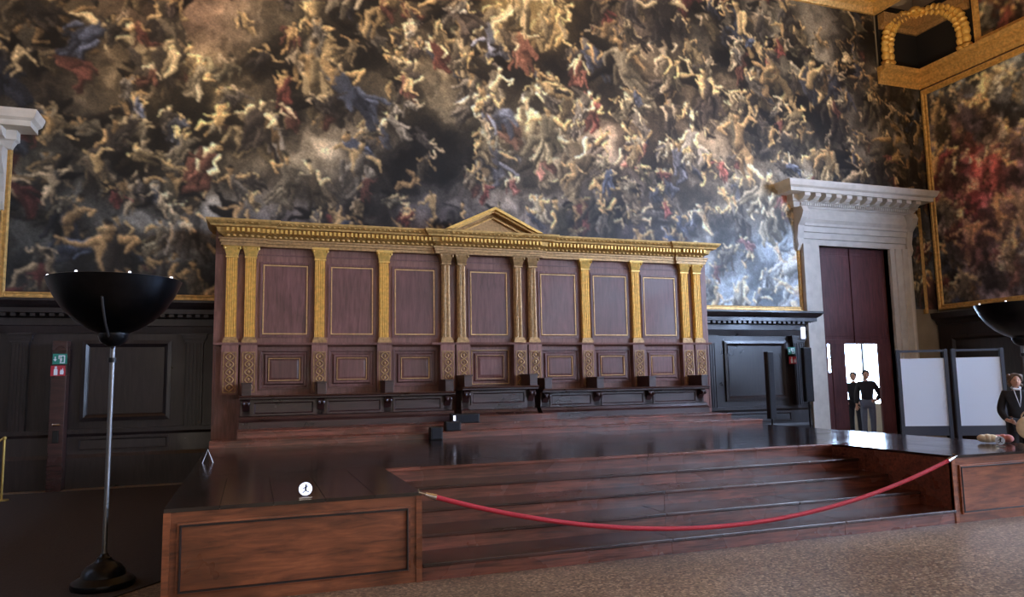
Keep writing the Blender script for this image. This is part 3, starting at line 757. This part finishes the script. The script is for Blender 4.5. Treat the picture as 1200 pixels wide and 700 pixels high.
# ------------------------------------------------------------------ benches in front of the tribune
def arm_mesh():
    return G().box(-.075, .075, -.5, 0, .0, .2).box(-.085, .085, -.52, 0, .19, .22).mesh('armrest', bevel=.006)
AM = arm_mesh()
def bracket_mesh():
    pr = [(0,-.0),(-.4,0),(-.44,-.03),(-.45,-.08),(-.43,-.12),(-.4,-.11),(-.36,-.13),(-.3,-.22),(-.3,-.32),(-.36,-.4),(-.4,-.47),(-.4,-.52),(0,-.52)]
    g = G().xprism(pr, -.06, .06)
    for x in (-.035, .035): g.ball((x, -.44, -.075), .03, .04, .04, 8, 6)
    return g.mesh('bracket')
BM = bracket_mesh()
def bench(name, x0, x1, arms, seat, label):
    # local origin on the step at the tribune face
    b = empty(name, (XC+(x0+x1)/2, YT-(.21 if x1 < 1 and x0 > -1 else .125), Z2), label=label, cat='bench'); mx = (x0+x1)/2; s = seat-Z2
    obj('seat', G().xprism([(0,s-.07),(-.46,s-.07),(-.48,s-.055),(-.48,s-.035),(-.51,s-.03),(-.52,s-.015),(-.51,s),(0,s)], x0-mx, x1-mx), 'bench_wood', b)
    obj('apron', G().box(x0-mx+.02, x1-mx-.02, -.3, 0, .1, s-.07), 'bench_wood', b)
    for u, v in zip(arms, arms[1:]):
        if v-u > .3: obj('apron_panel', G().loops(u-mx+.1, v-mx-.1, s-.34, s-.09, [(0,0),(0,.03),(.03,.03),(.05,.01),(.08,.01)], FY(-.3)), 'bench_wood', b)
    obj('plinth', G().xprism([(0,0),(-.46,0),(-.46,.1),(-.43,.13),(-.4,.14),(-.38,.19),(-.33,.2),(0,.2)], x0-mx, x1-mx), 'bench_wood', b)
    for a in arms:
        obj('armrest', AM, 'bench_wood', b, (a-mx, 0, s))
        obj('bracket', BM, 'bench_wood', b, (a-mx, 0, s-.07)).scale = (1, 1, (s-.07-.02)/.52)
    return b
bench('long_bench', -4.56, -.86, [-4.45,-3.23,-2.07,-.97], 1.485, 'long dark wooden bench with armrest blocks on side nearer the EXIT-signed dark door post')
bench('throne_bench', -.74, .74, [-.64,.64], 1.56, 'short raised central wooden seat under the gilded pediment')
bench('long_bench', .86, 4.56, [.97,2.07,3.23,4.45], 1.485, 'long dark wooden bench with armrest blocks on side nearer bright open doorway')
bpy.data.objects['long_bench']['label'] = 'long dark wooden bench with armrest blocks on side away from bright doorway'

# dark brown sheet on the floor beside the dais
plain('floor_sheet', (44,33,28), .95, 0, .25, 40, bump=.4)
cp = [(-.66,7.2),(-1.9,5.65),(-7.6,5.65),(-7.6,13.9),(-.66,13.9)]
tag(obj('floor_sheet', G().prism([(x+3.5, y-9.5) for x, y in cp], 0, .012), 'floor_sheet', None, (-3.5,9.5,0)), 'large dark brown sheet on the terrazzo floor under the floor lamp', 'floor_sheet')

# ------------------------------------------------------------------ torchiere lamps
def lamp(loc, label):
    t = empty('floor_lamp', loc, label=label, cat='lamp', group='bowl floor lamps beside the dais')
    obj('base', G().lathe([(0,0),(.235,0),(.245,.02),(.24,.05),(.2,.075),(.17,.09),(.16,.13),(.13,.17),(.085,.195),(.06,.215),(.055,.235),(.035,.25),(.028,.27),(0,.27)], 36), 'iron', t, smooth=True)
    p = obj('pole', G().lathe([(0,.25),(.02,.25),(.02,2.0),(0,2.0)], 16), 'steel', t, smooth=True)
    obj('collar', G().lathe([(0,1.86),(.034,1.86),(.034,1.9),(0,1.9)], 16), 'iron', p, smooth=True)
    obj('cradle', G().tube([(0,-.01,1.98),(.03,-.06,2.06),(.06,-.1,2.12)], .012).tube([(0,-.01,1.98),(-.02,-.07,2.06),(-.02,-.16,2.11),(-.02,-.27,2.17),(-.02,-.345,2.235),(-.02,-.43,2.32),(-.02,-.47,2.38)], .011), 'steel', t, smooth=True)
    obj('bowl_cup', G().lathe([(0,2.0),(.05,2.0),(.1,2.04),(.12,2.09),(.12,2.11),(0,2.11)], 32), 'iron', t, smooth=True)
    outer = [(.1,2.105),(.2,2.15),(.31,2.225),(.4,2.32),(.47,2.43),(.51,2.52),(.525,2.56)]
    inner = [(.515,2.56),(.5,2.52),(.46,2.435),(.39,2.33),(.3,2.235),(.19,2.16),(.02,2.115)]
    b = obj('bowl', G().lathe([(.02,2.105)]+outer+[(.53,2.572),(.522,2.575)]+inner, 64), 'bowl_metal', t, smooth=True)
    for k in range(8):
        a = k*math.pi/4+.35
        obj('rim_glint', G().ball((.51*math.cos(a), .51*math.sin(a), 2.58), .012, .012, .012, 8, 6), 'lit_white', b, smooth=True)  # glowing beads stand in for bright reflections on the rim
    ld = bpy.data.lights.new('lamp_light', 'AREA'); ld.shape = 'DISK'; ld.size = .5; ld.energy = LAMP_WATT; ld.color = (1, .72, .42)
    lo = bpy.data.objects.new('lamp_light', ld); COL.objects.link(lo); lo.parent = t; lo.location = (0,0,2.3); lo.rotation_euler = (math.pi, 0, 0)
    return t
lamp((-1.135, 7.15, .012), 'tall uplighter floor lamp with wide black bowl beside plain dark wainscot')
lamp((9.86, 7.15, 0), 'tall uplighter floor lamp with wide black bowl behind standing woman and white boards')

# ------------------------------------------------------------------ rope
rp = empty('barrier_rope', (XC, YF-.06, 0), label='red velvet barrier rope hanging across the steps', cat='rope')
A = Vector((1.39, YF-.05, .715)); B = Vector((7.345, YF-.05, .715))
pts = []
for i in range(61):
    t = i/60; x = A.x+(B.x-A.x)*t; sag = .495*4*t*(1-t)
    pts.append((x-XC, 0, .72-sag))
obj('rope', G().tube(pts[1:-1], .021, 10), 'rope_red', rp, smooth=True)
for e, q in ((0, 1), (60, 59)):
    p = Vector(pts[e]); dq = (Vector(pts[q])-p).normalized()
    obj('end_cap', G().tube([p-dq*.0, p+dq*.1], [.018,.028], 10), 'chrome', rp, smooth=True)
    obj('hook', G().tube([p, p-dq*.05, p+Vector((0,.05,.015)) - dq*.05], .008, 8), 'chrome', rp, smooth=True)

# ------------------------------------------------------------------ small things
def disc_sign(loc, rz, label, mat):
    t = empty('round_floor_sign', loc, rz, label, 'sign', 'round warning signs on the dais edge')
    obj('stand', G().box(-.05,.05,-.02,.03,0,.012), 'chrome', t, bevel=.003)
    n = 32; ring = [(.052*math.cos(2*math.pi*i/n), .075+.052*math.sin(2*math.pi*i/n)) for i in range(n)]
    d = obj('disc', G().yprism(ring, -.006, .006), mat, t)
    p = G().yprism([(-.006,.06),(.008,.06),(.012,.098),(-.002,.1)], -.009, -.006).ball((.004,-.007,.106), .008, .003, .008, 8, 6)
    for a, b in (((0,.062),(-.022,.046)),((0,.066),(.028,.048)),((0,.09),(-.022,.076)),((.006,.09),(.022,.1))):
        p.tube([(a[0],-.008,a[1]),(b[0],-.008,b[1])], .004, 5)
    obj('pictogram', p, 'pictogram', d)
    return t
disc_sign((.43, YF+.06, PH), R(-4), 'small round glowing white sign on dais wing near the floor lamp', 'sign_lit')
disc_sign((8.72, 6.72, PH), R(-50), 'small round grey white sign on dais wing near the white boards', 'board_white')
def exit_sign(loc, nm, label):
    red = nm == 'extinguisher_sign'
    t = empty(nm, loc, 0, label, 'sign')
    obj('plate', G().box(-.105,.105,-.01,0,-.085,.085), 'sign_red' if red else 'sign_green', t)
    g = G()
    if red:
        g.yprism([(-.06,-.07),(-.005,-.07),(-.005,.02),(-.02,.04),(-.045,.04),(-.06,.02)], -.014, -.01).yprism([(-.05,.045),(-.01,.045),(-.02,.075),(-.045,.07)], -.014, -.01)
        g.yprism([(.03,-.06),(.08,-.06),(.085,-.02),(.07,.05),(.055,.0),(.045,.03),(.03,-.01)], -.014, -.01)
    else:
        g.box(-.075,-.06,-.014,-.01,-.01,.04).yprism([(-.095,-.005),(-.04,-.005),(-.0675,-.04)], -.014, -.01)
        g.box(-.02,.075,-.014,-.01,.045,.06).box(.06,.075,-.014,-.01,-.06,.045).box(.0,.075,-.014,-.01,-.07,-.055).box(-.02,-.005,-.014,-.01,.0,.045)
        g.ball((.015,-.012,.03), .012, .003, .012, 8, 6).yprism([(.0,-.02),(.03,-.03),(.035,.01),(.005,.015)], -.014, -.01).yprism([(.0,-.05),(.02,-.05),(.03,-.02),(.012,-.02)], -.014, -.01)
    obj('pictogram', g, 'white_paper', t)
exit_sign((-3.0, YB-.475, 2.15), 'exit_sign', 'green exit sign with white arrow on the dark door post')
exit_sign((-3.02, YB-.475, 1.955), 'extinguisher_sign', 'red fire extinguisher sign on the dark door post')
exit_sign((12.03, YB-.212, 2.24), 'exit_sign', 'green exit sign on wainscot pilaster beside the stone doorway')
exit_sign((12.05, YB-.212, 2.02), 'extinguisher_sign', 'red fire extinguisher sign on wainscot pilaster beside the stone doorway')
tag(obj('emergency_light', G().box(-.05,.05,-.05,0,-.14,.14), 'sign_lit', None, (12.33, YB-.27, 2.66), bevel=.01), 'small white emergency light box high on wainscot beside stone doorway', 'light')
def tent_card(loc, rz, s, label):
    t = empty('tent_card', loc, rz, label, 'sign')
    g = G().tube([(-.06*s,0,0),(0,0,.16*s),(.06*s,0,0)], .005, 6)
    obj('wire_frame', g, 'white_paper', t)
    obj('wire_back', G().tube([(-.06*s,.05,0),(0,0,.16*s),(.06*s,.05,0)], .004, 6), 'white_paper', t)
tent_card((-.48, 9.75, PH), 0, 1, 'tiny white wire tent frame standing on the dais edge')
# slim column loudspeakers
def column_speaker(loc, h, w, sh, label):
    t = empty('column_speaker', loc, 0, label, 'speaker')
    obj('foot', G().lathe([(0,0),(.16,0),(.16,.015),(.03,.03),(0,.03)], 24), 'black_plastic', t, smooth=True)
    obj('stand', G().lathe([(0,.02),(.022,.02),(.022,h-sh+.05),(0,h-sh+.05)], 12), 'iron', t, smooth=True)
    c = obj('cabinet', G().box(-w/2, w/2, -.06, .06, h-sh, h), 'black_plastic', t, bevel=.012)
    obj('grille', G().loops(-w/2+.012, w/2-.012, h-sh+.02, h-.02, [(0,0),(.004,.006)], FY(-.06)), 'cloth_black', c)
column_speaker((9.9, 12.44, 0), 2.15, .15, 1.35, 'slim black column loudspeaker on stand in front of wainscot panel')
column_speaker((12.2, 14.0, 0), 2.30, .22, 1.25, 'wider black column loudspeaker against stone door jamb')
# black boxes on the tribune steps
def black_box(loc, w, h, dp, label, white=False):
    t = empty('equipment_box', loc, R(-3), label, 'equipment', 'black boxes on tribune steps')
    obj('case', G().box(-w/2, w/2, -dp/2, dp/2, 0, h), 'black_plastic', t, bevel=.012)
    obj('front_grille', G().loops(-w/2+.02, w/2-.02, .015, h-.015, [(0,0),(.005,.006)], FY(-dp/2)), 'cloth_black', t)
    if white: obj('white_label', G().box(-w/2+.03, -w/2+.07, -dp/2-.01, -dp/2, h*.3, h*.85), 'lit_white', t)
black_box((3.52, 12.57, Z2), .50, .16, .2, 'wide black equipment box with white label on upper tribune step', True)
black_box((3.2, 12.2, Z1), .26, .16, .2, 'small black equipment box on lower tribune step')
black_box((2.82, 11.8, PH), .2, .2, .2, 'small black equipment box standing on dais floor at foot of the tribune steps')
# far left stand with yellow rope
st = empty('barrier_post', (-3.5, 13.2, .012), 0, 'thin yellowish barrier post standing before the left wainscot', 'post')
obj('pole', G().lathe([(0,0),(.1,0),(.1,.012),(.018,.02),(.018,.9),(.026,.91),(.026,.94),(0,.95)], 16), 'brass', st, smooth=True)
obj('cord', G().tube([(-.02,0,.92),(-.3,-.02,.66),(-.7,-.04,.5),(-1.3,-.06,.46)], .014, 8), 'brass', st, smooth=True)

# ------------------------------------------------------------------ display boards behind the right wing
def display_board(loc, rz, label):
    t = empty('display_board', loc, rz, label, 'board', 'white display boards behind the dais wing')
    w, h = .80, 2.08
    for s in (-1, 1): obj('post', G().box(s*w/2-.03, s*w/2+.03, -.03, .03, .03, h), 'board_frame', t)
    for s in (-1, 1): obj('foot', G().box(s*w/2-.04, s*w/2+.04, -.28, .28, 0, .03), 'board_frame', t)
    for z0, z1 in ((h-.05, h-.01), (.55, .72)): obj('rail', G().box(-w/2, w/2, -.02, .02, z0, z1), 'board_frame', t)
    obj('sheet', G().box(-w/2+.03, w/2-.03, -.012, .012, .72, h-.16), 'board_white', t)
display_board((11.35, 10.1, 0), R(-27), 'white display board in dark metal frame nearer the bright doorway')
display_board((12.16, 9.66, 0), R(-27), 'white display board in dark metal frame nearer the standing woman')

# ------------------------------------------------------------------ people
def skin(name, verts, edges, radii, mat, parent, sub=2):
    me = bpy.data.meshes.new(name); me.from_pydata(verts, edges, [])
    o = bpy.data.objects.new(name, me); COL.objects.link(o); o.parent = parent
    me.materials.append(M[mat])
    md = o.modifiers.new('skin', 'SKIN'); md.use_smooth_shade = True
    for i, r in enumerate(radii):
        sv = me.skin_vertices[0].data[i]; sv.radius = r if hasattr(r, '__len__') else (r, r)
        sv.use_root = (i == 0)
    sb = o.modifiers.new('subsurf', 'SUBSURF'); sb.levels = sub; sb.render_levels = sub
    return o
def person(loc, rz, h, label, hair, top, legs, arm_pose, hairlong=True, group=None):
    t = empty('person', loc, rz, label, 'person', group)
    k = h/1.7
    J = {'pel':(0,0,.93),'wai':(0,.0,1.08),'che':(0,-.01,1.28),'nec':(0,.0,1.43),'nk2':(0,-.02,1.5)}
    for s, n in ((-1,'l'),(1,'r')):
        J['hip'+n] = (s*.09,0,.9); J['kne'+n] = (s*.1,-.02,.5); J['ank'+n] = (s*.1,.02,.09); J['toe'+n] = (s*.12,-.16,.04)
        J['sho'+n] = (s*.17,.01,1.38); J['elb'+n], J['wri'+n], J['han'+n] = arm_pose[n]
    rad = {'pel':(.15,.11),'wai':(.12,.09),'che':(.15,.1),'nec':(.07,.06),'nk2':.05,'hip':.085,'kne':.058,'ank':.042,'toe':(.045,.03),'sho':.06,'elb':.043,'wri':.03,'han':(.035,.02)}
    names = list(J); ix = {n:i for i, n in enumerate(names)}
    E = [('pel','wai'),('wai','che'),('che','nec'),('nec','nk2')]
    for n in 'lr': E += [('pel','hip'+n),('hip'+n,'kne'+n),('kne'+n,'ank'+n),('ank'+n,'toe'+n),('che','sho'+n),('sho'+n,'elb'+n),('elb'+n,'wri'+n),('wri'+n,'han'+n)]
    V = [tuple(c*k for c in J[n]) for n in names]
    rr = [rad[n] if n in rad else rad[n[:3]] for n in names]
    rr = [tuple(x*k for x in (r if hasattr(r,'__len__') else (r, r))) for r in rr]
    # fingers and thumb grow from each palm
    for n in 'lr':
        pa = Vector(V[ix['han'+n]]); wr = Vector(V[ix['wri'+n]]); dr_ = (pa-wr).normalized()
        sd = dr_.cross(Vector((0,1,.3))).normalized(); cu = dr_.cross(sd)
        for j in range(5):
            thumb = j == 4
            o = sd*((j-1.5)*.019 if not thumb else .045)*k
            rootp = pa + o - (dr_*.03*k if thumb else Vector()); ln = (.075,.085,.08,.06,.05)[j]*k
            i0 = len(V); V += [tuple(rootp+dr_*.02*k), tuple(rootp+dr_*(.02*k+ln*.55)+cu*.006+(sd*.015*k if thumb else Vector())), tuple(rootp+dr_*(.02*k+ln*.9)+cu*.025*k+(sd*.02*k if thumb else Vector()))]
            rr += [(.0095*k,)*2, (.0085*k,)*2, (.007*k,)*2]
            names += ['f']*3; E += [(ix['han'+n], i0), (i0, i0+1), (i0+1, i0+2)]
    ED = [(ix[a] if isinstance(a, str) else a, ix[b] if isinstance(b, str) else b) for a, b in E]
    body = skin('body', V, ED, rr, 'skin', t)
    def sub(nm, lst, edges, mat, grow):
        V2 = [tuple(c*k for c in J[n]) for n in lst]
        r2 = []
        for n in lst:
            r = rad[n] if n in rad else rad[n[:3]]; r = r if hasattr(r,'__len__') else (r, r); r2.append(tuple((x+grow)*k for x in r))
        return skin(nm, V2, [(lst.index(a), lst.index(b)) for a, b in edges], r2, mat, t)
    sub('top', ['pel','wai','che','nec','shol','elbl','wril','shor','elbr','wrir'], [('pel','wai'),('wai','che'),('che','nec'),('che','shol'),('shol','elbl'),('elbl','wril'),('che','shor'),('shor','elbr'),('elbr','wrir')], top, .022)
    sub('trousers', ['pel','hipl','knel','ankl','hipr','kner','ankr'], [('pel','hipl'),('hipl','knel'),('knel','ankl'),('pel','hipr'),('hipr','kner'),('kner','ankr')], legs, .018)
    hd = G().ball((0,-.02*k,1.6*k), .075*k, .092*k, .112*k, 20, 14)
    hd.ball((0,-.112*k,1.59*k), .014*k, .022*k, .024*k, 8, 6)
    for s in (-1, 1): hd.ball((s*.075*k,-.01*k,1.595*k), .012*k, .02*k, .03*k, 8, 6)
    head = obj('head', hd, 'skin', t, smooth=True)
    ey = G()
    for s in (-1, 1): ey.ball((s*.03*k,-.1*k,1.615*k), .012*k, .008*k, .007*k, 8, 6)
    obj('eyes', ey, 'pictogram', head)
    obj('mouth', G().ball((0,-.104*k,1.545*k), .024*k, .008*k, .006*k, 8, 6), 'cloth_pink', head)
    hg = G().ball((0,.005*k,1.635*k), .092*k, .1*k, .1*k, 20, 12)
    random.seed(5)
    if hairlong:
        for i in range(46):
            a = math.pi*(-.12+1.24*i/45); z = 1.52+.17*random.random()
            hg.ball((.09*math.cos(a)*k, (.0+.085*math.sin(a))*k, z*k), .03*k, .03*k, .035*k, 8, 6)
        for i in range(14):
            a = math.pi*i/13; hg.ball((.07*math.cos(a)*k, -.06*k, (1.66+.045*math.sin(a))*k), .028*k, .025*k, .025*k, 8, 6)
    obj('hair', hg, hair, head, smooth=True)
    sh = G()
    for s in (-1, 1): sh.ball((s*.11*k, -.06*k, .045*k), .05*k, .14*k, .045*k, 12, 8)
    obj('shoes', sh, 'black_plastic', t, smooth=True)
    return t
rest = {'l':((-.25,.02,1.1),(-.2,-.14,.95),(-.15,-.22,.93)), 'r':((.25,.02,1.1),(.2,-.14,.95),(.15,-.22,.93))}
out = {'l':((-.24,.02,1.12),(-.25,-.02,.88),(-.25,-.03,.81)), 'r':((.31,.04,1.1),(.2,-.1,.98),(.13,-.16,.97))}
wm = person((11.47, 8.5, 0), R(-38), 1.60, 'woman with curly brown hair in black jacket holding a round cream bag', 'hair', 'cloth_black', 'cloth_black', rest)
obj('collar', G().tube([(.06*math.cos(a), -.012+.055*math.sin(a), 1.405-.03*math.sin(a)*-1) for a in np.linspace(0, 2*math.pi, 20)], .014, 8), 'white_paper', wm, smooth=True)
obj('lanyard', G().tube([(-.05,-.06,1.40),(-.03,-.125,1.25),(0,-.15,1.1),(.03,-.125,1.25),(.05,-.06,1.40)], .006, 6), 'white_paper', wm, smooth=True)
person((14.92, 15.0, 0), R(-40), 1.74, 'person in black jacket and grey trousers, arm bent, silhouetted in bright doorway', 'hair_dark', 'cloth_black', 'cloth_grey', out, False)
person((15.04, 15.55, 0), R(-50), 1.70, 'person in dark clothes with arms down, standing in bright doorway behind another', 'hair_dark', 'cloth_black', 'cloth_black', rest, False)
bg = empty('hand_bag', (11.30, 8.22, .62), R(-38), 'round cream bag held before the woman in black', 'bag')
obj('bag_body', G().ball((0,0,.17), .17, .06, .18, 20, 12), 'cloth_cream', bg, smooth=True)
obj('handle', G().tube([(.09*math.cos(a), -.0, .3+.12*math.sin(a)) for a in np.linspace(-.1, math.pi+.1, 14)], .012, 8), 'cloth_tan', bg, smooth=True)
# folded cloths on the wing edge
fc = empty('folded_scarf', (9.02, 7.16, PH), R(-35), 'crumpled cream and pink scarf lying on the dais wing', 'scarf')
g = G(); random.seed(9)
for i in range(3): g.ball((-.02+.05*i, random.uniform(-.02,.02), .062), .07, .08, .045+.015*random.random(), 12, 8)
obj('cream_fold', g, 'cloth_cream', fc, smooth=True)
g = G()
for i in range(3): g.ball((.16+.05*i, random.uniform(-.03,.03), .062), .06, .09, .045+.015*random.random(), 12, 8)
obj('pink_fold', g, 'cloth_pink', fc, smooth=True)
